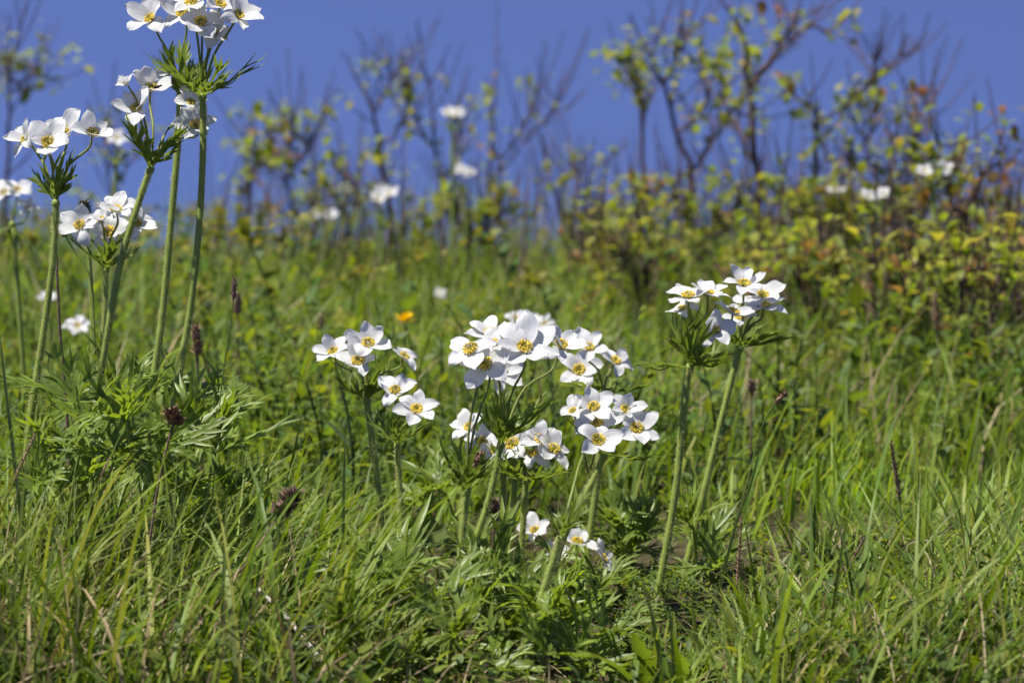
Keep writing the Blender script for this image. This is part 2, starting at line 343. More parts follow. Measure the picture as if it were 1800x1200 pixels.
# ------------------------------------------------------------------ anemones
PU = np.array([0, .08, .2, .36, .52, .66, .78, .88, .95, 1.0])
PW = np.array([.26, .46, .74, .95, 1.0, .96, .82, .57, .30, .04])
def flower_mesh(c, nrm, diam, cup, npet, r):
    """white sepals round a centre c facing nrm"""
    mb = MB(); F = frame_to(nrm); rot0 = r.uniform(0, 6.28); u = PU; nv = 7; v = np.linspace(-1, 1, nv)
    L = diam*.435/math.cos(R(cup)*.55)
    for k in range(npet):
        a = rot0+2*math.pi*k/npet+r.normal(0, .09)
        l = L*r.uniform(.86, 1.10)*(r.uniform(.6, .8) if r.rand() < .07 else 1); wd = l*r.uniform(.275, .36)*(5.6/npet)**.5
        e0 = R(cup+r.normal(8, 12)); e1 = R(cup*.55+r.normal(-14, 28))
        e = e0+(e1-e0)*u**1.2
        du = np.diff(u, prepend=0)*l
        rad = .0012+np.cumsum(np.cos(e)*du); hgt = np.cumsum(np.sin(e)*du)+(.0004 if k % 2 else 0)
        W = wd*PW; ph = r.uniform(0, 6.28); cu = r.uniform(.05, .30); tw = r.normal(0, .16); notch = r.uniform(0, .12)
        tang = v[None]*W[:, None]
        asym = 1+.12*r.normal()*np.sign(v)
        tang = tang*asym[None]
        z = hgt[:, None]+W[:, None]*(cu*v[None]**2+tw*v[None]*u[:, None])
        z += W[:, None]*r.uniform(.05, .20)*np.sin(v[None]*r.uniform(2.5, 4.5)+ph)*u[:, None]**1.5
        z += l*.045*np.sin(u[:, None]*9+ph+v[None]*1.3)*u[:, None]
        rr = rad[:, None]-l*.05*np.abs(v[None])**2+l*.025*np.sin(v[None]*5+ph)*u[:, None]**3
        rr = rr+r.normal(0, .02*l, (1, nv))*np.clip(u[:, None]-.7, 0, 1)*3
        rr = rr-l*notch*np.exp(-(v[None]/.35)**2)*(u[:, None] > .99)
        ca, sa = math.cos(a), math.sin(a)
        loc = np.stack([rr*ca-tang*sa, rr*sa+tang*ca, z], -1).reshape(-1, 3)
        i, j = np.meshgrid(np.arange(len(u)-1), np.arange(nv-1), indexing='ij')
        Q = np.stack([i*nv+j, (i+1)*nv+j, (i+1)*nv+j+1, i*nv+j+1], -1).reshape(-1, 4)
        mb.add(loc@F.T+c, Q)
    return mb
def blob(p, rx, ax, n=4, k=6):
    t = np.linspace(-1, 1, n+1); P = p+np.asarray(ax)[None]*t[:, None]
    return tube(P, np.maximum(rx*np.sqrt(np.clip(1-t*t, 0, 1)), rx*.12), k)
def stamens_mesh(c, nrm, s, r, n=46):
    mb = MB(); F = frame_to(nrm)
    for k in range(n):
        a = k*2.39996+r.normal(0, .15); q = math.sqrt((k+2)/(n+2)); rad = s*(.28+.72*q); h = s*(.95-.35*q)*r.uniform(.85, 1.15)
        p0 = np.array([.3*rad*math.cos(a), .3*rad*math.sin(a), 0]); p1 = np.array([rad*math.cos(a), rad*math.sin(a), h])
        P = np.stack([p0, (p0+p1)/2+[0, 0, h*.2], p1])@F.T+c
        mb.add(*tube(P, s*.035, 3), 1)
        d = unit(p1-p0+r.normal(0, .3*s, 3))@F.T
        mb.add(*blob(P[-1], s*.105, d*s*.17, 3, 5), 0)
    return mb
def pistil_mesh(c, nrm, s, r):
    mb = MB(); F = frame_to(nrm)
    mb.add(*blob(c+F[:, 2]*s*.35, s*.36, F[:, 2]*s*.42, 5, 8))
    for k in range(14):
        a = k*2.4; q = math.sqrt(k/14)*.36*s; p = c+F@np.array([q*math.cos(a), q*math.sin(a), s*(.74-.35*(q/s/.36)**2)])
        mb.add(*blob(p, s*.07, F[:, 2]*s*.12, 3, 5))
    return mb
def hairs(P, rad, n, ln, r):
    m = len(P); f = r.uniform(0, m-1.001, n); i = f.astype(int); p = P[i]+(P[i+1]-P[i])*(f-i)[:, None]
    T = unit(P[i+1]-P[i]); A = unit(np.cross(T, [.31, .83, .46])); B = np.cross(T, A); a = r.uniform(0, 6.28, n)
    d = np.cos(a)[:, None]*A+np.sin(a)[:, None]*B; rr = np.interp(f, np.arange(m), rad)[:, None]
    l = ln*r.uniform(.5, 1.2, n)[:, None]; q = unit(d+T*r.normal(-.1, .4, n)[:, None]); S = unit(np.cross(q, r.normal(0, 1, (n, 3))))*.00008
    b = p+d*rr*.95; e = b+q*l
    V = np.stack([b-S, b+S, e+S*.3, e-S*.3], 1).reshape(-1, 3)
    return V, np.arange(n*4).reshape(n, 4)
def stem_world(pts, D, Db=None):
    """pixel trace of a stem (top first), carried on down to the ground"""
    Db = D if Db is None else Db; pts = [tuple(p) for p in pts]; n = len(pts)
    if n == 1: pts.append((pts[0][0]+rng.uniform(-6, 6), pts[0][1]+40)); n = 2
    Ds = [D+(Db-D)*k/(n) for k in range(n)]
    W = [at(p[0], p[1], d) for p, d in zip(pts, Ds)]
    (ax, ay), (bx, by) = pts[-2], pts[-1]; s = (bx-ax)/max(1., by-ay)
    py = by
    while py < 1500:
        q = at(bx+s*(py-by)*.75, py, Db)
        if q[2] <= ground(q[0], q[1])-.003: break
        py += 4
    if py > by+6: W.append(q)
    return np.array(W)
G_L = 'tall anemones of the left clump'; G_R = 'anemones of the right pair'; G_C = 'anemones of the middle clump'
def anemone(label, D, stem, flowers, Db=None, sw=14, bracts=4, bl=88, bel=48, up=.5, hairy=True, group='white anemones in the meadow', seed=0, lobes=5, spread=1.0, baz=None, detail=1, withered=None):
    lobes += 1; r = np.random.RandomState(1000+seed)
    W = stem_world(stem, D, Db); P = spline(W, 22 if detail else 10); base = P[-1].copy(); base[2] = ground(base[0], base[1])
    root = thing('anemone', label, 'anemone', base, group)
    rad = sw*.88/2/K*D*np.linspace(.9, 1.1, len(P))
    mb = Part(); mb.add(*tube(P, rad, 9 if detail else 6), 0)
    mb.add(*blob(P[0], rad[0]*1.35, unit(P[0]-P[1])*rad[0]*1.7, 5, 9), 0)
    if hairy: mb.add(*hairs(P, rad, 2600, .0017, r), 1)
    mb.done('stem', [M_stem, M_hair], root, base)
    hub = P[0]; upv = unit(unit(P[0]-P[2])+np.array([0, 0, .6]))
    Fr = frame_to(upv); b0 = r.uniform(0, 6.28)
    for k in range(bracts):
        az = b0+k*2*math.pi/bracts+r.normal(0, .15) if baz is None else R(baz[k])
        el = R((bel[k] if isinstance(bel, (list, tuple)) else bel)+r.normal(0, 7))
        hor = Fr@np.array([math.cos(az), math.sin(az), 0])
        ax = math.cos(el)*hor+math.sin(el)*upv; nr = -math.sin(el)*hor+math.cos(el)*upv
        L = 1.15*bl/K*D*r.uniform(.85, 1.15)
        pb = Part(); fan(pb, hub+ax*rad[0]*.5, ax, nr, L, lobes, spread, L*.041, up, r, .75 if detail else 0, 1.9)
        pb.done('bract', M_bract, root, base)
    for fl in flowers:
        fx, fy, fd = fl[:3]; fd *= {G_L: 1.14, G_R: 1.10, G_C: 1.05}.get(group, 1.0); az = fl[3] if len(fl) > 3 else r.normal(0, 15); el = fl[4] if len(fl) > 4 else 42
        cup = fl[5] if len(fl) > 5 else 24; Df = D+(fl[6] if len(fl) > 6 else r.uniform(-.012, .012))
        c = at(fx, fy, Df); a_, e_ = R(az), R(el)
        nrm = np.array([math.sin(a_)*math.cos(e_), -math.cos(a_)*math.cos(e_), math.sin(e_)])
        dia = fd/K*Df; s = min(dia*.118, .0048)
        pb = flower_mesh(c, nrm, dia, cup, (5 if r.rand() < .55 else 6) if dia < .045 else 7, r); f = Part(); f.V, f.Q, f.M, f.n = pb.V, pb.Q, pb.M, pb.n
        fo = f.done('flower', M_petal, root, base)
        a_t = fo.data.attributes.new('sepal', 'FLOAT_VECTOR', 'POINT'); nv_ = len(fo.data.vertices)
        uv = np.stack(np.meshgrid(np.linspace(-1, 1, 7), PU)+[np.zeros((10, 7))], -1).reshape(-1, 3); uv = np.tile(uv, (nv_//70, 1)); uv[:, 2] = np.arange(nv_)//70*3.7
        a_t.data.foreach_set('vector', uv.astype(np.float32).ravel())
        sm = stamens_mesh(c, nrm, s, r, 60 if detail else 24); f = Part(); f.V, f.Q, f.M, f.n = sm.V, sm.Q, sm.M, sm.n
        f.done('stamens', [M_anther, M_filament], fo, base)
        if detail:
            sm = pistil_mesh(c, nrm, s, r); f = Part(); f.V, f.Q, f.M, f.n = sm.V, sm.Q, sm.M, sm.n
            f.done('pistil', M_pistil, fo, base)
        d = np.linalg.norm(c-hub); back = c-nrm*.0006
        C = spline([hub, hub+unit(upv*.55+unit(c-hub))*d*.48, back-nrm*d*.16+np.array([0, 0, -d*.06]), back], 12)
        pk = Part(); pk.add(*tube(C, np.linspace(.0009, .00065, 12)*(1 if detail else 1.1), 6), 0)
        if hairy: pk.add(*hairs(C, np.full(12, .0008), 220, .0009, r), 1)
        pk.done('flower_stalk', [M_stalk, M_hair], root, base)
    if withered:
        c = at(withered[0], withered[1], D-.004); s = .0052; pk = Part()
        for k in range(70):
            d = unit(r.normal(0, 1, 3)+[0, 0, .4]); pk.add(*tube(np.stack([c, c+d*s*.7, c+d*s*r.uniform(.9, 1.3)]), [.0006, .0005, .0002], 4))
        pk.add(*blob(c, s*.6, np.array([0, 0, s*.7]), 5, 8)); wf = pk.done('withered_flower', M_brown, root, base); wf['label'] = 'brown withered flower head'
        C = spline([hub, (hub+c)/2+[.001, 0, 0], c], 8); pk = Part(); pk.add(*tube(C, .0009, 6)); pk.done('flower_stalk', M_stalk, root, base)
    return root

anemone('tallest hairy anemone at top left, its open flowers cut off at the top edge', 1.78, [(356, 172), (357, 260), (350, 400), (335, 540), (318, 640), (303, 730)],
        [(353, 42, 92, 0, 30, 32), (417, 30, 84, 45, 32, 45), (375, 62, 78, 15, 22, 50), (338, 6, 92, -5, 38, 30), (386, 12, 80, 20, 40, 35)], group=G_L, seed=1, sw=14, bl=104, bel=33, up=.45, bracts=5)
anemone('tall anemone just behind the tallest one, with cupped white flowers tipped to the left', 1.82, [(316, 172), (313, 250), (300, 400), (285, 560), (268, 690)],
        [(266, 36, 86, -30, 38, 46), (322, 28, 86, -12, 40, 34)], group=G_L, seed=2, bl=92, bel=52, up=.4, sw=14)
anemone('leaning anemone with two full white flowers close under the tallest cluster, a fly on one', 1.77, [(264, 298), (246, 350), (215, 450), (195, 550), (176, 660), (160, 740)],
        [(265, 158, 92, 12, 36, 42), (241, 193, 90, -12, 38, 40), (224, 150, 42, -60, 45, 60), (344, 222, 84, 5, 22, 32, .03), (334, 183, 66, 30, 40, 40, .04)], group=G_L, seed=3, bl=88, bel=52, up=.2)
anemone('anemone with a row of four white flowers at the left edge of the photo', 1.76, [(98, 358), (95, 440), (80, 560), (62, 680), (50, 770)],
        [(84, 254, 96, -5, 36, 40), (47, 246, 68, -45, 30, 45), (114, 233, 84, 0, 42, 45), (162, 237, 86, 25, 34, 42)], group=G_L, seed=4, bl=84, bel=58, up=.15)
anemone('shorter anemone of the left clump, flowers half hidden behind a leaning stem', 1.86, [(187, 474), (184, 560), (176, 650), (170, 720)],
        [(142, 398, 78, -20, 30, 40), (192, 410, 86, 0, 20, 36), (205, 372, 80, 0, 52, 40), (238, 394, 76, 35, 32, 36), (178, 388, 56, -20, 50, 40)], group=G_L, seed=5, bl=74, bel=30, up=.3, sw=11)
anemone('anemone with four flowers, leftmost of the middle clump, green leaf ruff below', 1.89, [(645, 705), (652, 760), (665, 860), (676, 985)],
        [(587, 620, 78, -25, 45, 28), (630, 637, 96, -5, 40, 30), (647, 607, 96, 6, 44, 30), (709, 628, 72, 32, 42, 32)], group=G_C, seed=6, bl=82, bel=35, up=.5, sw=13)
anemone('small anemone with two flowers one above the other, just left of the big cluster', 1.79, [(698, 783), (703, 860), (709, 960)],
        [(695, 689, 88, 0, 46, 22), (732, 722, 92, 10, 40, 28)], group=G_C, seed=7, bl=66, bel=40, sw=11, bracts=3, up=.4)
anemone('anemone with the largest flat open flower, dark green ruff, in the very middle', 1.70, [(880, 782), (862, 870), (830, 970), (806, 1060), (790, 1120)],
        [(922, 614, 148, 0, 40, 8, -.022), (868, 606, 82, -10, 48, 20, -.02), (985, 610, 104, 35, 48, 24, .03), (862, 588, 96, -20, 58, 20, .03), (880, 655, 92, 10, 25, 30, .02)], group=G_C, seed=8, bl=104, bel=44, up=.35, bracts=5)
anemone('nearer anemone whose pale ruff holds a brown withered flower below the large open one', 1.67, [(820, 866), (813, 940), (801, 1040), (788, 1120)],
        [(829, 617, 112, -25, 40, 14), (853, 642, 122, -12, 28, 16)], group=G_C, seed=9, bl=94, bel=50, up=.35, withered=(840, 806))
anemone('slightly blurred anemone right behind the big middle cluster, three rounded flowers', 1.96, [(1060, 692), (1055, 800), (1035, 960)],
        [(1018, 653, 98, 0, 34, 34), (1034, 614, 88, 10, 50, 32), (1080, 636, 78, 32, 42, 30)], group=G_C, seed=10, bl=84, bel=8, up=.3)
anemone('anemone with a broad cluster of flowers on a leaning stem, rightmost of the middle clump', 1.78, [(1062, 800), (1040, 850), (1015, 893), (985, 960), (960, 1060)],
        [(1043, 718, 92, 0, 44, 30), (1047, 748, 116, 0, 36, 24), (1118, 756, 104, 12, 32, 30), (1098, 722, 78, 18, 44, 32), (1008, 724, 62, -35, 42, 34)], group=G_C, seed=11, bl=86, bel=18, up=.35)
anemone('anemone tucked low behind the large ruff, flowers peeping out on its left', 1.86, [(886, 832), (884, 900), (880, 985)],
        [(826, 752, 76, -28, 36, 32), (850, 778, 84, -10, 34, 34)], group=G_C, seed=12, bl=70, bel=40, sw=12)
anemone('anemone with a big and a small low flower facing left, under the middle ruff', 1.84, [(905, 838), (901, 920), (894, 1010)],
        [(902, 783, 108, -15, 30, 26), (872, 792, 80, -30, 35, 30)], group=G_C, seed=13, bl=74, bel=38, sw=12)
anemone('anemone with three ragged low flowers spreading right under the dark middle ruff', 1.83, [(925, 846), (920, 920), (914, 1010)],
        [(950, 776, 98, 20, 48, 20), (972, 792, 96, 26, 42, 24), (935, 800, 80, 0, 50, 22)], group=G_C, seed=14, bl=92, bel=14, sw=12, up=.3)
anemone('nearest anemone, curved stem and dark upright ruff carrying one flower on a long stalk', 1.60, [(984, 948), (978, 968), (955, 1040), (925, 1130), (898, 1200)],
        [(1050, 776, 104, 15, 32, 22, .12)], group=G_C, seed=15, bl=84, bel=58, up=.15, bracts=3, sw=15)
anemone('lowest anemone, small flowers close to the ground behind the nearest curved stem', 1.93, [(965, 1005), (962, 1030)],
        [(941, 934, 74, -5, 42, 26), (1014, 955, 86, 20, 58, 26), (1058, 982, 70, 70, 30, 30), (978, 972, 62, 0, 40, 30)], group=G_C, seed=16, bl=60, bel=30, sw=9, hairy=False)
anemone('left stem of the right pair, wide drooping ruff and a dense head of flat flowers', 1.84, [(1213, 645), (1208, 665), (1200, 740), (1188, 860), (1168, 980), (1146, 1095)],
        [(1210, 524, 92, -12, 66, 18), (1244, 521, 98, 6, 68, 22), (1200, 545, 66, -20, 60, 20), (1256, 582, 76, 15, 14, 34), (1288, 552, 84, 35, 62, 22)], group=G_R, seed=17, bl=100, bel=[8, 30, -6, 38, 12, 24], up=.5, bracts=6, lobes=8)
anemone('right stem of the right pair, paler stem leaning left and flowers standing above its neighbour', 1.92, [(1300, 612), (1280, 690), (1246, 830), (1222, 930), (1203, 1010)],
        [(1308, 503, 92, 5, 62, 24), (1340, 522, 84, 18, 52, 26), (1341, 541, 108, 15, 66, 16), (1300, 562, 72, 10, 60, 28)], group=G_R, seed=18, bl=92, bel=24, up=.35, bracts=5, lobes=7)
# far blurred anemones
G_F = 'blurred anemones farther up the slope'
FAR = [
 ('blurred cluster of white anemone flowers at the left edge, behind the clump', 2.5, (22, 395), [(8, 340, 70), (30, 335, 66), (50, 368, 56)]),
 ('blurred anemone with one flower showing low at left between two stems', 3.0, (86, 560), [(84, 525, 44)]),
 ('blurred anemone with a flat white flower low in the left clump', 2.7, (138, 610), [(136, 574, 62)]),
 ('far anemone with a white pair of flowers under the bare shrub left of centre', 4.0, (672, 395), [(664, 350, 42), (684, 340, 42), (672, 338, 38)]),
 ('far anemone with flat flowers, lower left of the white pair', 4.2, (572, 410), [(563, 376, 34), (582, 380, 34)]),
 ('far anemone flower against the sky at the foot of a bare shrub', 4.7, (816, 340), [(812, 300, 36), (826, 304, 32)]),
 ('highest far anemone, standing up against the blue sky at centre', 4.5, (796, 235), [(788, 198, 36), (806, 202, 34)]),
 ('blurred anemone just above and behind the big middle cluster', 2.6, (930, 610), [(905, 560, 50), (932, 566, 54), (958, 570, 48)]),
 ('small far anemone flower above the yellow flower, right of it', 3.6, (772, 545), [(772, 516, 30)]),
 ('far anemone with two white flowers among the shrubs by the right edge', 3.35, (1640, 340), [(1625, 302, 42), (1660, 296, 40)]),
 ('far anemone half hidden among twigs, left of the pair by the right edge', 3.45, (1540, 385), [(1528, 346, 40), (1553, 342, 38)]),
 ('far anemone showing one white dot between the dark shrub trunks', 4.1, (1470, 370), [(1470, 335, 34)]),
 ('blurred anemone flower behind the left clump, right of the four flower row', 3.4, (204, 290), [(204, 244, 46)]),
]
for k, (lab, D, hub, fl) in enumerate(FAR):
    anemone(lab, D, [hub], fl, group=G_F, seed=50+k, bl=min(70, 150/D), bel=35, sw=min(11, 34/D), hairy=False, detail=0, bracts=3, lobes=4)

# ------------------------------------------------------------------ basal leaf clumps of the anemones
def leaf_clump(label, D, base_px, leaves, seed, group='leaf clumps of the anemones', wd=.074):
    r = np.random.RandomState(2000+seed)
    bx = (base_px-900)/K*D; base = np.array([bx, D, float(ground(bx, D))])
    root = thing('leaf_clump', label, 'leaf clump', base, group)
    for (px, py, rp, *rest) in leaves:
        Dl = D+(rest[0] if rest else r.uniform(-.05, .05)); c = at(px, py, Dl); L = rp/K*Dl
        L *= 1.38; pb = Part(); b = base+np.array([r.uniform(-.012, .012), r.uniform(-.012, .012), -.003])
        C = spline([b, b*.45+c*.55+np.array([0, 0, .012]), c], 10); pb.add(*tube(C, np.linspace(.0013, .0009, 10), 6), 1)
        out = unit(c-b+np.array([r.normal(0, .01), -.015, 0])); nl = unit(np.array([out[0]*.6, -.35+r.normal(0, .25), .75]))
        F = frame_to(nl); a0 = r.uniform(0, 6.28); ns = 5
        for k in range(ns):
            a = a0+k*2*math.pi/ns*.9+r.normal(0, .1); e = R(r.normal(42, 16)); hor = F@np.array([math.cos(a), math.sin(a), 0])
            ax = math.cos(e)*hor+math.sin(e)*nl; nr = -math.sin(e)*hor+math.cos(e)*nl
            fan(pb, c, ax, nr, L*r.uniform(.85, 1.15), 5, .72, L*wd*.66, r.uniform(-.9, .3), r, .8, 1.7)
        pb.done('leaf', [M_leaf, M_stem], root, base)
    return root
leaf_clump('bright cut leaves spreading at the foot of the left clump, around the leftmost stem', 1.74, 120, [(150, 745, 95), (95, 800, 100), (60, 860, 90), (150, 850, 100), (205, 800, 90)], 1, wd=.058)
leaf_clump('cut leaves around the brown seed head beside the left clump', 1.72, 320, [(330, 760, 110), (280, 800, 95), (375, 800, 95), (220, 740, 90), (315, 870, 90)], 2, wd=.058)
leaf_clump('dense cut leaves round the foot of the middle clump, left of its crossing stems', 1.66, 735, [(700, 1020, 100), (755, 1060, 100), (660, 1090, 95), (730, 1130, 100), (690, 1170, 95), (780, 1170, 90), (640, 1040, 80)], 3)
leaf_clump('dense cut leaves right of the crossing stems in the middle clump', 1.68, 850, [(850, 1010, 95), (890, 1060, 100), (830, 1080, 95), (880, 1130, 100), (940, 1100, 90), (940, 1160, 90), (840, 1150, 90)], 4)
leaf_clump('low cut leaves along the bottom edge in front of the middle clump', 1.56, 820, [(640, 1130, 95), (720, 1165, 95), (800, 1120, 90), (870, 1170, 95), (960, 1150, 90), (760, 1085, 80), (680, 1190, 90)], 10)
leaf_clump('cut leaves near the bottom right of the nearest curved stem', 1.60, 1020, [(1000, 1100, 85), (1060, 1130, 85), (1030, 1165, 85), (960, 1085, 75)], 11)
leaf_clump('topmost cut leaves of the left clump, among the four tall stems', 1.80, 230, [(130, 705, 85), (200, 690, 80), (265, 705, 90), (330, 720, 85), (390, 735, 80)], 12, wd=.058)
leaf_clump('shaded cut leaves behind the nearest curved stem', 1.84, 1010, [(1000, 1030, 70), (1030, 1060, 70), (970, 1050, 70), (1055, 1030, 65)], 5)
leaf_clump('cut leaves at the foot of the right pair, left of its stems', 2.0, 1090, [(1085, 925, 70), (1060, 965, 75), (1110, 970, 70), (1035, 930, 65), (1130, 940, 60)], 6)
leaf_clump('cut leaves right of the right pair of stems', 1.92, 1225, [(1230, 965, 75), (1260, 1000, 70), (1215, 925, 70)], 7)
leaf_clump('pale green cut leaves in shade low at the left', 1.80, 400, [(330, 950, 75), (390, 880, 70), (420, 960, 70)], 8)
leaf_clump('blurred cut leaves low behind the small two flower anemone', 2.1, 790, [(770, 860, 70), (740, 890, 65), (830, 900, 65)], 9)

# ------------------------------------------------------------------ seed heads, dry stalks, single grasses
def seed_head(name, label, cat, D, axis, width, stem, mats, sw=4, nbits=60, bit=.4, group=None, seed=0, lumps=None, shape=(.45, 1, .9, .35)):
    """a dry head: scales set round an axis (pixel points, top first) on a thin stalk"""
    r = np.random.RandomState(3000+seed); W = stem_world(stem, D); P = spline(W, 14); base = P[-1].copy(); base[2] = ground(base[0], base[1])
    root = thing(name, label, cat, base, group); m_head, m_stem = mats
    mb = Part(); mb.add(*tube(P, sw/2/K*D*np.linspace(.85, 1.1, 14), 6)); mb.done('stalk', m_stem, root, base)
    pb = Part()
    for (a, b, wd) in (lumps or [(axis[0], axis[1], width)]):
        p1, p0 = at(*a, D), at(*b, D); ax = p1-p0; L = np.linalg.norm(ax); T = ax/L; A = unit(np.cross(T, [.3, .8, .5])); Bv = np.cross(T, A); rad = wd/2/K*D
        t = np.linspace(0, 1, 8); pb.add(*tube(p0+ax*t[:, None], rad*.62*np.interp(t, [0, .25, .6, 1], shape), 7))
        for k in range(nbits):
            f = (k+.5)/nbits; an = k*2.39996; d = math.cos(an)*A+math.sin(an)*Bv; rr = rad*np.interp(f, [0, .25, .6, 1], shape)
            q = p0+ax*f+d*rr*.5; l = rad*bit*2*r.uniform(.7, 1.3); dr = unit(d+T*r.uniform(.3, 1.0))
            C = q+dr*l*np.linspace(0, 1, 4)[:, None]
            pb.add(*ribbon(C, l*.26*np.array([.7, 1, .7, .05]), d, .5))
    pb.done('seed_head', m_head, root, base)
    return root
seed_head('seed_head_plant', 'brown tufted seed head standing in front of the left cut leaves', 'seed head', 1.66, None, 0, [(305, 742), (290, 800), (275, 870), (257, 1000)], (M_brown, M_drystem), 5, 60, .5, seed=1, lumps=[((300, 718), (306, 744), 26), ((316, 733), (312, 748), 18)])
seed_head('seed_head_plant', 'dark purple brown clustered seed head leaning over the grass at left', 'seed head', 1.56, None, 0, [(490, 905), (465, 945), (430, 995), (400, 1030)], (M_dark, M_drystem), 6, 40, .5, seed=2, lumps=[((522, 858), (512, 880), 26), ((505, 862), (502, 886), 24), ((517, 875), (508, 895), 24), ((492, 885), (488, 907), 26), ((505, 892), (498, 912), 22)])
seed_head('sedge', 'slim dark sedge spike on a thread thin stalk right of the tall anemones', 'sedge', 1.74, ((412, 488), (410, 527)), 13, [(410, 527), (404, 580), (392, 660), (382, 760)], (M_dark, M_grass), 2.2, 46, .45, seed=3)
seed_head('seed_head_plant', 'blurred reddish brown seed head with two knobs behind the tall anemone stem', 'seed head', 2.15, None, 0, [(346, 622), (348, 680), (352, 760)], (M_brown, M_drystem), 7, 36, .4, seed=4, lumps=[((345, 572), (345, 598), 22), ((348, 600), (347, 624), 24)])
seed_head('seed_head_plant', 'blurred dark knob behind the sedge spike', 'seed head', 2.6, ((418, 515), (418, 552)), 20, [(418, 552), (420, 650)], (M_dark, M_drystem), 4, 40, .4, seed=5)
seed_head('scabious', 'round grey green bud head above the shorter left anemone', 'bud', 1.97, ((147, 352), (148, 386)), 34, [(150, 386), (158, 470), (163, 580), (166, 700)], (M_budgreen, M_stem), 10, 90, .22, seed=6, shape=(.6, 1, 1, .5))
seed_head('scabious', 'small dark bud left of the shorter left anemone', 'bud', 1.95, ((112, 398), (115, 416)), 20, [(115, 416), (130, 440), (160, 500), (168, 700)], (M_budgreen, M_stem), 4, 50, .25, seed=7, shape=(.6, 1, 1, .5))
seed_head('grass_spike', 'brown dry grass spike leaning in from the left edge', 'grass spike', 1.62, ((62, 762), (22, 850)), 9, [(22, 850), (-2, 905), (-50, 1010)], (M_brown, M_drystem), 3, 70, .6, seed=8)
seed_head('grass_spike', 'short brown grass tip rising right of the left leaf clump', 'grass spike', 1.62, ((192, 804), (176, 842)), 6, [(176, 842), (165, 870), (140, 990)], (M_brown, M_grass), 3.5, 30, .6, seed=9)
seed_head('seed_head_plant', 'small dark tilted seed head right of the right pair', 'seed head', 1.82, ((1384, 688), (1362, 708)), 12, [(1362, 708), (1340, 750), (1310, 860), (1270, 1020)], (M_brown, M_grass), 2.6, 40, .5, seed=10)
seed_head('grass_spike', 'upright pale brown grass spike at the right side', 'grass spike', 1.95, ((1566, 775), (1582, 880)), 11, [(1582, 880), (1588, 960), (1592, 1050)], (M_drystem, M_grass), 2.4, 70, .6, seed=11)
seed_head('grass_spike', 'grass spike leaning to the right, low at right', 'grass spike', 1.76, ((1530, 926), (1474, 1030)), 10, [(1474, 1030), (1455, 1065), (1420, 1130)], (M_drystem, M_grass), 2.4, 70, .6, seed=12)
seed_head('grass_spike', 'thin dark grass spike upright right of the leaning pair of stems', 'grass spike', 1.74, ((1304, 902), (1294, 1050)), 8, [(1294, 1050), (1290, 1110)], (M_brown, M_grass), 2.4, 80, .6, seed=13)
seed_head('seed_head_plant', 'small purple bud low in the grass at left', 'bud', 1.62, ((291, 1048), (290, 1070)), 19, [(290, 1070), (286, 1130)], (M_dark, M_grass), 4, 46, .3, seed=14, shape=(.6, 1, 1, .5))
seed_head('seed_head_plant', 'blurred reddish seed spike among the grass at right, below the shrubs', 'seed head', 2.9, ((1644, 515), (1648, 580)), 18, [(1648, 580), (1650, 690)], (M_brown, M_drystem), 5, 50, .4, seed=15)
seed_head('seed_head_plant', 'blurred dark seed head right of the drooping ruff', 'seed head', 2.3, ((1322, 668), (1322, 690)), 18, [(1322, 690), (1320, 780)], (M_dark, M_drystem), 4, 40, .4, seed=16)
seed_head('seed_head_plant', 'blurred brown seed head above the four flower anemone', 'seed head', 3.0, ((565, 555), (566, 582)), 16, [(566, 582), (566, 660)], (M_brown, M_drystem), 4, 40, .4, seed=17)
seed_head('seed_head_plant', 'dark purple seed head low behind the middle stems', 'seed head', 1.95, None, 0, [(870, 905), (866, 960)], (M_dark, M_drystem), 4, 40, .4, seed=18, lumps=[((868, 875), (866, 898), 22), ((876, 885), (872, 905), 18)])

def stick(name, label, cat, pts, D, wpx, mat, branches=(), group=None, to_ground=True):
    W = stem_world(pts, D) if to_ground else np.array([at(p[0], p[1], p[2] if len(p) > 2 else D) for p in pts])
    P = spline(W, 16); base = P[-1].copy(); mb = MB(); mb.add(*tube(P, wpx/2/K*D*np.linspace(.7, 1.1, 16), 6))
    for b in branches: mb.add(*tube(spline([at(p[0], p[1], D) for p in b], 8), wpx/2/K*D*np.linspace(.7, .4, 8), 5))
    o = mb.build(name, mat, None, base); return tag(o, label, cat, group)
stick('dry_stalk', 'bare brown stalk upright behind the leftmost anemone stem', 'dry stalk', [(98, 420), (104, 560), (112, 660), (118, 740)], 1.92, 7, M_drystem)
stick('dead_twig', 'whitish dead twig lying in the grass at the bottom left of the middle clump', 'twig', [(455, 1035, 1.60), (500, 1080, 1.58), (545, 1135, 1.55), (595, 1205, 1.52)], 1.56, 9, M_white, [[(520, 1105), (560, 1100), (585, 1108)]], to_ground=False)
stick('bare_twig', 'dark bare twig with a forked tip at the right edge', 'twig', [(1762, 1015), (1778, 1042), (1796, 1075), (1815, 1120)], 1.66, 7, M_bark, [[(1778, 1042), (1790, 1035)], [(1790, 1064), (1800, 1042)]])
def tall_blade(label, D, pts, wpx, mat=None, seed=0):
    W = stem_world(pts, D); P = spline(W, 16); base = P[-1].copy(); mb = MB(); t = np.linspace(0, 1, 16)
    mb.add(*ribbon(P, wpx/2/K*D*np.interp(t, [0, .2, .6, 1], [.06, .6, 1, .8]), (.3, -.8, .2), .35))
    return tag(mb.build('grass_stalk', mat or M_grass, None, base), label, 'grass blade', 'single tall grass blades')
tall_blade('dark upright grass blade left of the middle clump', 1.66, [(608, 740), (604, 850), (603, 960), (603, 1075)], 8)
tall_blade('long pale grass blade arching across the bottom left grass', 1.58, [(420, 960), (330, 1010), (200, 1110), (110, 1200)], 10)
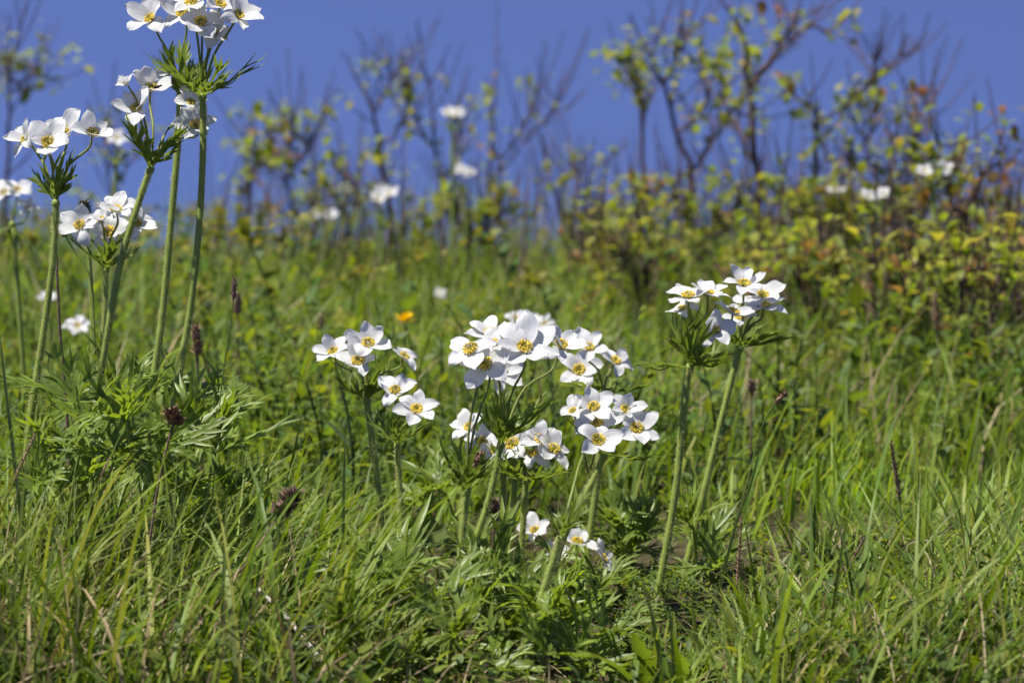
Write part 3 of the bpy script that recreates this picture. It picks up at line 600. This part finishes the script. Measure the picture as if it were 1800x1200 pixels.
tall_blade('thin straight grass blade to the right of the right pair', 1.7, [(1345, 745), (1320, 850), (1290, 930), (1235, 1150)], 5)
tall_blade('grass blade bending over behind the small purple bud', 1.6, [(430, 1030), (340, 1060), (290, 1120), (270, 1190)], 8)
tall_blade('dark grass blade rising at the bottom right of the middle clump', 1.55, [(1130, 1020), (1150, 1100), (1165, 1200)], 11)
tall_blade('dark narrow grass blade beside the right stem foot', 1.55, [(1175, 1055), (1182, 1130), (1184, 1200)], 10)
tall_blade('tall grass blade at the left edge rising beside the brown spike', 1.66, [(-4, 560), (12, 700), (30, 850), (45, 980)], 9)
tall_blade('straw coloured bent blade in the grass at the right side', 1.8, [(1700, 905), (1640, 945), (1590, 960), (1560, 1050)], 6, M_straw)

# yellow flower in the meadow
D = 2.55; W = stem_world([(712, 575), (711, 650)], D); P = spline(W, 8); base = P[-1].copy(); yr = thing('hawkweed', 'single yellow daisy like flower blurred in the meadow above the middle clump', 'yellow flower', base)
mb = Part(); mb.add(*tube(P, .001, 6)); mb.done('stem', M_stem, yr, base)
mb = Part(); c = at(712, 566, D); r_ = np.random.RandomState(5)
for k in range(44):
    a = k*2.4; e = r_.uniform(.1, 1.1); d = np.array([math.cos(a)*math.cos(e), math.sin(a)*math.cos(e), math.sin(e)]); l = .0118*r_.uniform(.6, 1.05)
    mb.add(*ribbon(c+d*l*np.linspace(0, 1, 4)[:, None], np.array([.3, 1, 1, .6])*.0014, (0, 0, 1), .1))
mb.done('flower', M_yellow, yr, base)

# lady's mantle leaf (round pleated) and toothed broad leaves
def round_leaf(label, px, py, D, rp, seed, tilt=(0, -.6, .8)):
    r = np.random.RandomState(seed); c = at(px, py, D); L = rp/K*D; F = frame_to(np.array(tilt)); base = np.array([c[0]+.01, D+.01, float(ground(c[0]+.01, D+.01))])
    root = thing('round_leaf', label, 'leaf', base, 'round pleated leaves in the grass'); na, nr = 64, 7
    a = np.linspace(.35, 2*math.pi-.35, na); q = np.linspace(.02, 1, nr); A, Qr = np.meshgrid(a, q)
    rad = Qr*L*(1+.10*np.cos(A*9)*(Qr > .5)+.05*np.sign(np.sin(A*54))*(Qr > .95)); z = L*(.22*Qr**2+.07*Qr*np.cos(A*9))
    V = np.stack([rad*np.sin(A), -rad*np.cos(A), z], -1).reshape(-1, 3)@F.T+c
    i, j = np.meshgrid(np.arange(nr-1), np.arange(na-1), indexing='ij'); Qd = np.stack([i*na+j, i*na+j+1, (i+1)*na+j+1, (i+1)*na+j], -1).reshape(-1, 4)
    mb = Part(); mb.add(V, Qd); mb.done('leaf_blade', M_herb, root, base)
    mb = Part(); mb.add(*tube(spline([c, (c+base)/2+[.004, 0, .004], base], 8), .0009, 6)); mb.done('leaf_stalk', M_stem, root, base)
round_leaf('round pleated leaf in shade behind the small two flower anemone', 745, 945, 1.86, 42, 1)
round_leaf('round pleated leaf half hidden at the foot of the left grass', 1085, 890, 2.0, 36, 2)
round_leaf('small round leaf low at the bottom right corner of the middle clump', 1240, 1165, 1.6, 34, 3, (.1, -.4, .9))
def toothed_leaf(label, pts, D, wpx, seed):
    r = np.random.RandomState(seed); P = spline([at(p[0], p[1], D+(.03*k)) for k, p in enumerate(pts)][::-1], 26); t = np.linspace(0, 1, 26)
    Wd = wpx/2/K*D*np.interp(t, [0, .25, .6, .85, 1], [.3, .8, 1, .6, .03])*(1+.28*np.where(np.arange(26) % 4 == 0, 1, np.where(np.arange(26) % 4 == 2, -.8, 0)))
    mb = MB(); mb.add(*ribbon(P, Wd, (0, -.5, .8), .3)); base = P[0].copy()
    return tag(mb.build('toothed_leaf', M_herb, None, base), label, 'leaf', 'toothed leaves at the bottom of the photo')
toothed_leaf('toothed leaf pointing up at the bottom, left of the right stem foot', [(1112, 1110), (1130, 1160), (1140, 1230)], 1.52, 36, 1)
toothed_leaf('toothed leaf lying out to the left at the bottom, under the white tipped one', [(1050, 1155), (1090, 1180), (1140, 1235)], 1.5, 40, 2)
toothed_leaf('broad pale folded leaf standing at the bottom edge near the right stem foot', [(1196, 1148), (1200, 1180), (1205, 1235)], 1.5, 26, 3)
toothed_leaf('broad green leaf at the bottom edge in the left grass', [(450, 1090), (462, 1140), (470, 1230)], 1.52, 44, 4)

# fly on a flower
c = at(276, 153, 1.745); fr = thing('fly', 'tiny dark fly sitting on the yellow centre of a white flower at left', 'fly', c)
mb = Part(); mb.add(*blob(c, .0011, np.array([.0022, 0, .0006]), 6, 8)); mb.add(*blob(c+[.0025, 0, .0008], .0008, np.array([.0007, 0, 0]), 4, 8)); mb.done('body', M_fly, fr, c)
for s in (-1, 1):
    mb = Part(); mb.add(*ribbon(c+np.array([[0, 0, .0009], [-.0014, s*.0007, .0011], [-.003, s*.0013, .0009]]), [.0002, .0007, .0002], (0, 0, 1), .1)); mb.done('wing', M_wing, fr, c)

# ------------------------------------------------------------------ shrubs along the ridge
leafT = ovate(1., .33, 5, .3, .25)
def shrub(label, D, lines, seed, leaf=1.0, lmin=0, lmax=1200, red=0., sw=16, size=.023, twigs=12, clusters=()):
    """lines: pixel traces from the foot up; the first is the trunk"""
    r = np.random.RandomState(4000+seed); W0 = stem_world(lines[0][::-1], D)[::-1]; base = W0[0].copy()
    root = thing('shrub', label, 'shrub', base, 'half leafless shrubs along the ridge'); pts = []
    for k, ln in enumerate(lines):
        W = W0 if k == 0 else np.array([at(p[0], p[1], D) for p in ln]); W = W.copy()
        if k: W[:, 1] += np.linspace(0, r.normal(0, .07), len(W))
        P = spline(W, 18); P += r.normal(0, .0025, P.shape); w0 = sw*(.92 if k == 0 else .42)/2/K*D
        mb = Part(); mb.add(*tube(P, w0*np.interp(np.linspace(0, 1, 18), [0, .5, 1], [1, .62, .2] if k == 0 else [1, .75, .4]), 6)); pts.append(P[4:14:4])
        for q in range(twigs):
            i = r.randint(3, 17); d = unit(unit(P[i]-P[i-1])*.8+r.normal(0, .6, 3)*[1, .8, .5]+[0, 0, .35]); l = r.uniform(.03, .12)
            T = spline([P[i], P[i]+d*l*.5, P[i]+d*l+np.array([0, 0, l*.25])], 7); mb.add(*tube(T, np.linspace(.0016, .0008, 7), 4)); pts.append(T[4:]); pts.append(T[5:])
        mb.done('trunk' if k == 0 else 'branch', M_bark if k == 0 else M_twig, root, base)
    A = np.concatenate(pts); py = 600-A[:, 2]*K/A[:, 1]; A = A[(py > lmin) & (py < lmax)]
    n = int(leaf*15*len(lines)); C = [A[r.randint(len(A))] for _ in range(n)] if len(A) and n else []
    C += [at(a, b, D+r.uniform(-.05, .05)) for (a, b) in clusters]
    if C:
        pos, Ms, mi = [], [], []
        for c in C:
            az = r.uniform(0, 6.28); s0 = size*r.uniform(.6, 1.2); m = r.rand() < red
            for q in range(r.randint(1, 5)):
                pos.append(c+r.normal(0, .010, 3)); a = az+r.normal(0, .9)
                Ms.append(rotz(np.array(a))@rotx(np.array(r.normal(.2, .6)))*s0*r.uniform(.7, 1.1)); mi.append(m)
        V, Q = scatter(leafT[0], leafT[1], np.array(pos), np.array(Ms)); mb = Part(); mb.add(V, Q); mb.M[-1] = np.repeat(np.array(mi, int), len(leafT[1]))
        mb.done('leaves', [M_shrub, M_shrub_red], root, base)
    return root
shrub('tallest dark trunked shrub right of centre, thin fork reaching the top of the photo', 4.3, [[(1342, 500), (1335, 380), (1325, 250), (1318, 150), (1300, 60), (1278, 12)], [(1318, 160), (1350, 110), (1385, 60), (1425, 15)], [(1322, 150), (1370, 90), (1420, 45), (1470, 45), (1495, 8)], [(1328, 300), (1300, 220), (1310, 180)]], 1, 1.0, 30, 480, .10, sw=22, clusters=[(1345, 5), (1370, 28), (1310, 30), (1320, 45), (1285, 40)])
shrub('forked shrub with yellow green leaves left of the tallest one, bare crooked tip', 4.5, [[(1185, 490), (1205, 400), (1212, 310), (1190, 230), (1165, 150), (1135, 80), (1108, 25)], [(1212, 310), (1245, 260), (1280, 210), (1310, 155)], [(1165, 150), (1190, 100), (1215, 45)], [(1190, 240), (1240, 180), (1225, 130)]], 2, 1.3, 50, 470, .10, sw=18, clusters=[(1195, 200), (1210, 190), (1200, 225), (1225, 240), (1265, 160), (1250, 180), (1275, 150), (1235, 55), (1210, 60)])
shrub('slim shrub with leafy drooping tip, leftmost of the right hand group', 4.6, [[(1148, 460), (1140, 380), (1130, 300), (1125, 180), (1105, 130), (1088, 90)], [(1127, 220), (1150, 160), (1160, 120)]], 3, 1.3, 60, 450, .10, sw=15, clusters=[(1092, 82), (1060, 120), (1125, 145), (1140, 130), (1155, 120), (1118, 165)])
shrub('shrub with a wide V fork whose right arm stretches to a bare tip', 4.4, [[(1412, 500), (1425, 390), (1435, 280), (1436, 220), (1420, 180), (1408, 150)], [(1436, 220), (1480, 190), (1525, 150), (1555, 125), (1585, 98)], [(1525, 150), (1538, 120), (1536, 100)]], 4, .9, 140, 480, .10, sw=15, clusters=[(1500, 155), (1390, 200), (1348, 218), (1400, 225)])
shrub('leafy shrub of many thin shoots between the V forked one and the right edge', 4.5, [[(1540, 520), (1550, 420), (1560, 330), (1575, 250), (1590, 180)], [(1556, 350), (1530, 280), (1520, 200)], [(1560, 330), (1600, 260), (1612, 170)], [(1550, 420), (1500, 340), (1490, 270)]], 5, 1.6, 170, 500, .12, sw=13, clusters=[(1590, 200), (1585, 215), (1578, 195)])
shrub('shrub with reddish leaves arching over to the right edge', 3.6, [[(1680, 690), (1685, 560), (1690, 420), (1700, 360), (1725, 310), (1760, 285), (1795, 288)], [(1690, 420), (1640, 360), (1612, 260), (1608, 180)], [(1690, 400), (1660, 330), (1640, 250)]], 6, 1.2, 200, 560, .28, sw=17, clusters=[(1700, 280), (1720, 270), (1745, 280), (1770, 285), (1790, 287), (1700, 295), (1730, 290)])
shrub('reddish twiggy shrub low beside the arching one', 4.1, [[(1590, 540), (1600, 450), (1610, 380), (1590, 330)], [(1605, 420), (1640, 380), (1660, 340)], [(1600, 450), (1570, 400), (1565, 350)]], 7, 1.3, 260, 540, .3, sw=11)
shrub('bare reddish twigged shrub at the right edge, almost leafless', 4.4, [[(1780, 520), (1770, 430), (1765, 350)], [(1775, 450), (1740, 380), (1735, 330)], [(1775, 440), (1798, 380), (1790, 340)]], 8, .5, 330, 520, .3, sw=10)
shrub('green leafy low shrub filling the gap below the slim trunks', 4.3, [[(1240, 520), (1245, 440), (1260, 370), (1270, 300)], [(1245, 440), (1200, 380), (1180, 340)], [(1248, 430), (1290, 380), (1300, 320)]], 9, 2.2, 300, 520, .05, sw=11)
shrub('green leafy low shrub at the foot of the V forked one', 4.2, [[(1470, 540), (1465, 450), (1455, 380), (1450, 320)], [(1465, 450), (1500, 400), (1520, 350)], [(1466, 440), (1430, 390), (1400, 360)]], 10, 2.2, 310, 540, .1, sw=11)
shrub('dark bare shrub left of centre with a crooked leafless top', 4.9, [[(688, 440), (680, 330), (668, 260), (650, 190), (625, 130), (598, 90)], [(655, 200), (690, 150), (688, 105)], [(668, 260), (715, 210), (712, 110)], [(680, 320), (640, 330), (600, 370)]], 11, .8, 95, 420, .05, sw=14, clusters=[(635, 110), (690, 130), (700, 195), (690, 170)])
shrub('bare shrub at centre spreading fine upright twigs', 5.1, [[(780, 430), (772, 330), (762, 240), (760, 170), (745, 110)], [(772, 330), (800, 260), (806, 170)], [(766, 270), (735, 210), (725, 150)]], 12, .9, 130, 430, .1, sw=11, clusters=[(790, 215), (795, 225)])
shrub('bare shrub right of the centre one, twigs slanting to the right', 5.3, [[(855, 430), (860, 320), (866, 220), (872, 150), (880, 80)], [(862, 330), (890, 270), (925, 210), (945, 150)], [(880, 300), (935, 240), (975, 190), (985, 140)]], 13, .7, 130, 430, .1, sw=11, clusters=[(930, 165), (945, 158), (860, 190)])
shrub('short shrub with yellow green leaf tufts right of the bare centre twigs', 5.0, [[(1020, 450), (990, 380), (970, 320), (955, 285)], [(985, 370), (1000, 310), (1008, 290)]], 14, .7, 270, 430, 0, sw=9, clusters=[(960, 292), (1005, 290), (985, 300)])
shrub('yellow leaved shrub left of the dark crooked one', 4.7, [[(520, 430), (510, 360), (505, 280), (515, 210)], [(508, 330), (470, 290), (450, 250)], [(508, 300), (540, 260), (545, 220)]], 15, 1.7, 195, 420, .08, sw=9, clusters=[(490, 215), (505, 205), (525, 200), (470, 285), (490, 290)])
shrub('thin dark shrub with brownish leaves behind the tall anemones', 4.9, [[(436, 430), (438, 340), (437, 270), (432, 220)], [(437, 330), (455, 290), (470, 260)]], 16, 1.3, 240, 420, .3, sw=9)
shrub('shrub twig with few leaves standing alone at the top left edge', 4.6, [[(10, 330), (18, 230), (16, 150), (28, 80), (42, 25)], [(17, 170), (40, 140), (65, 130)], [(16, 150), (5, 120), (8, 95)]], 17, .9, 60, 210, .05, sw=11, clusters=[(60, 90), (70, 135), (12, 150), (25, 105)])
shrub('yellow green low shrub between the yellow leaved one and the dark crooked one', 5.0, [[(590, 430), (585, 370), (580, 320)], [(588, 390), (610, 340), (625, 310)]], 18, 1.4, 300, 430, .1, sw=8)
shrub('low green shrub under the bare centre twigs', 4.8, [[(850, 450), (845, 400), (840, 350)], [(848, 420), (880, 380), (900, 360)], [(848, 420), (810, 390), (800, 360)]], 19, 2.0, 330, 450, .05, sw=8)
shrub('leafy shrub at the far left behind the anemone row', 4.8, [[(190, 420), (195, 340), (185, 260), (190, 200)], [(194, 330), (230, 280), (240, 240)]], 20, 1.0, 195, 420, .15, sw=8)

# low leafy shrubs in front of the tall ones, rooted down in the meadow
LOW = [
 ('low yellow green shrub right behind the flowers of the right pair', 4.0, 1330, 590, 440),
 ('low leafy shrub just left of the flowers of the right pair', 4.1, 1140, 560, 430),
 ('low shrub with upright dark shoots to the right of the right pair', 3.7, 1440, 620, 450),
 ('low leafy shrub between the reddish seed spike and the right pair', 3.6, 1540, 640, 470),
 ('low leafy shrub around the reddish seed spike at right', 3.5, 1625, 650, 480),
 ('low leafy shrub under the arching reddish one', 3.4, 1735, 660, 490),
 ('low leafy shrub cut by the right edge of the photo', 3.6, 1795, 640, 450),
 ('low leafy shrub between the tallest trunk and the V forked one', 4.4, 1380, 540, 380),
 ('low leafy shrub left of the slim shrub of the right hand group', 4.5, 1070, 530, 390),
]
for k, (lab, D, px, yb, yt) in enumerate(LOW):
    q = np.random.RandomState(700+k); ln = []
    for m in range(4):
        a = px+q.uniform(-18, 18); b = px+q.uniform(-75, 75); t_ = yt+q.uniform(-30, 60)
        if m == 0: b, t_ = a+q.uniform(-25, 25), yt-q.uniform(40, 130)
        ln.append([(a, yb), ((a+b)/2+q.uniform(-12, 12), (yb+t_)/2), (b, t_)])
    shrub(lab, D-.35, ln, 40+k, .95, yt-90, yb-20, .16, sw=19, size=.022, twigs=9)
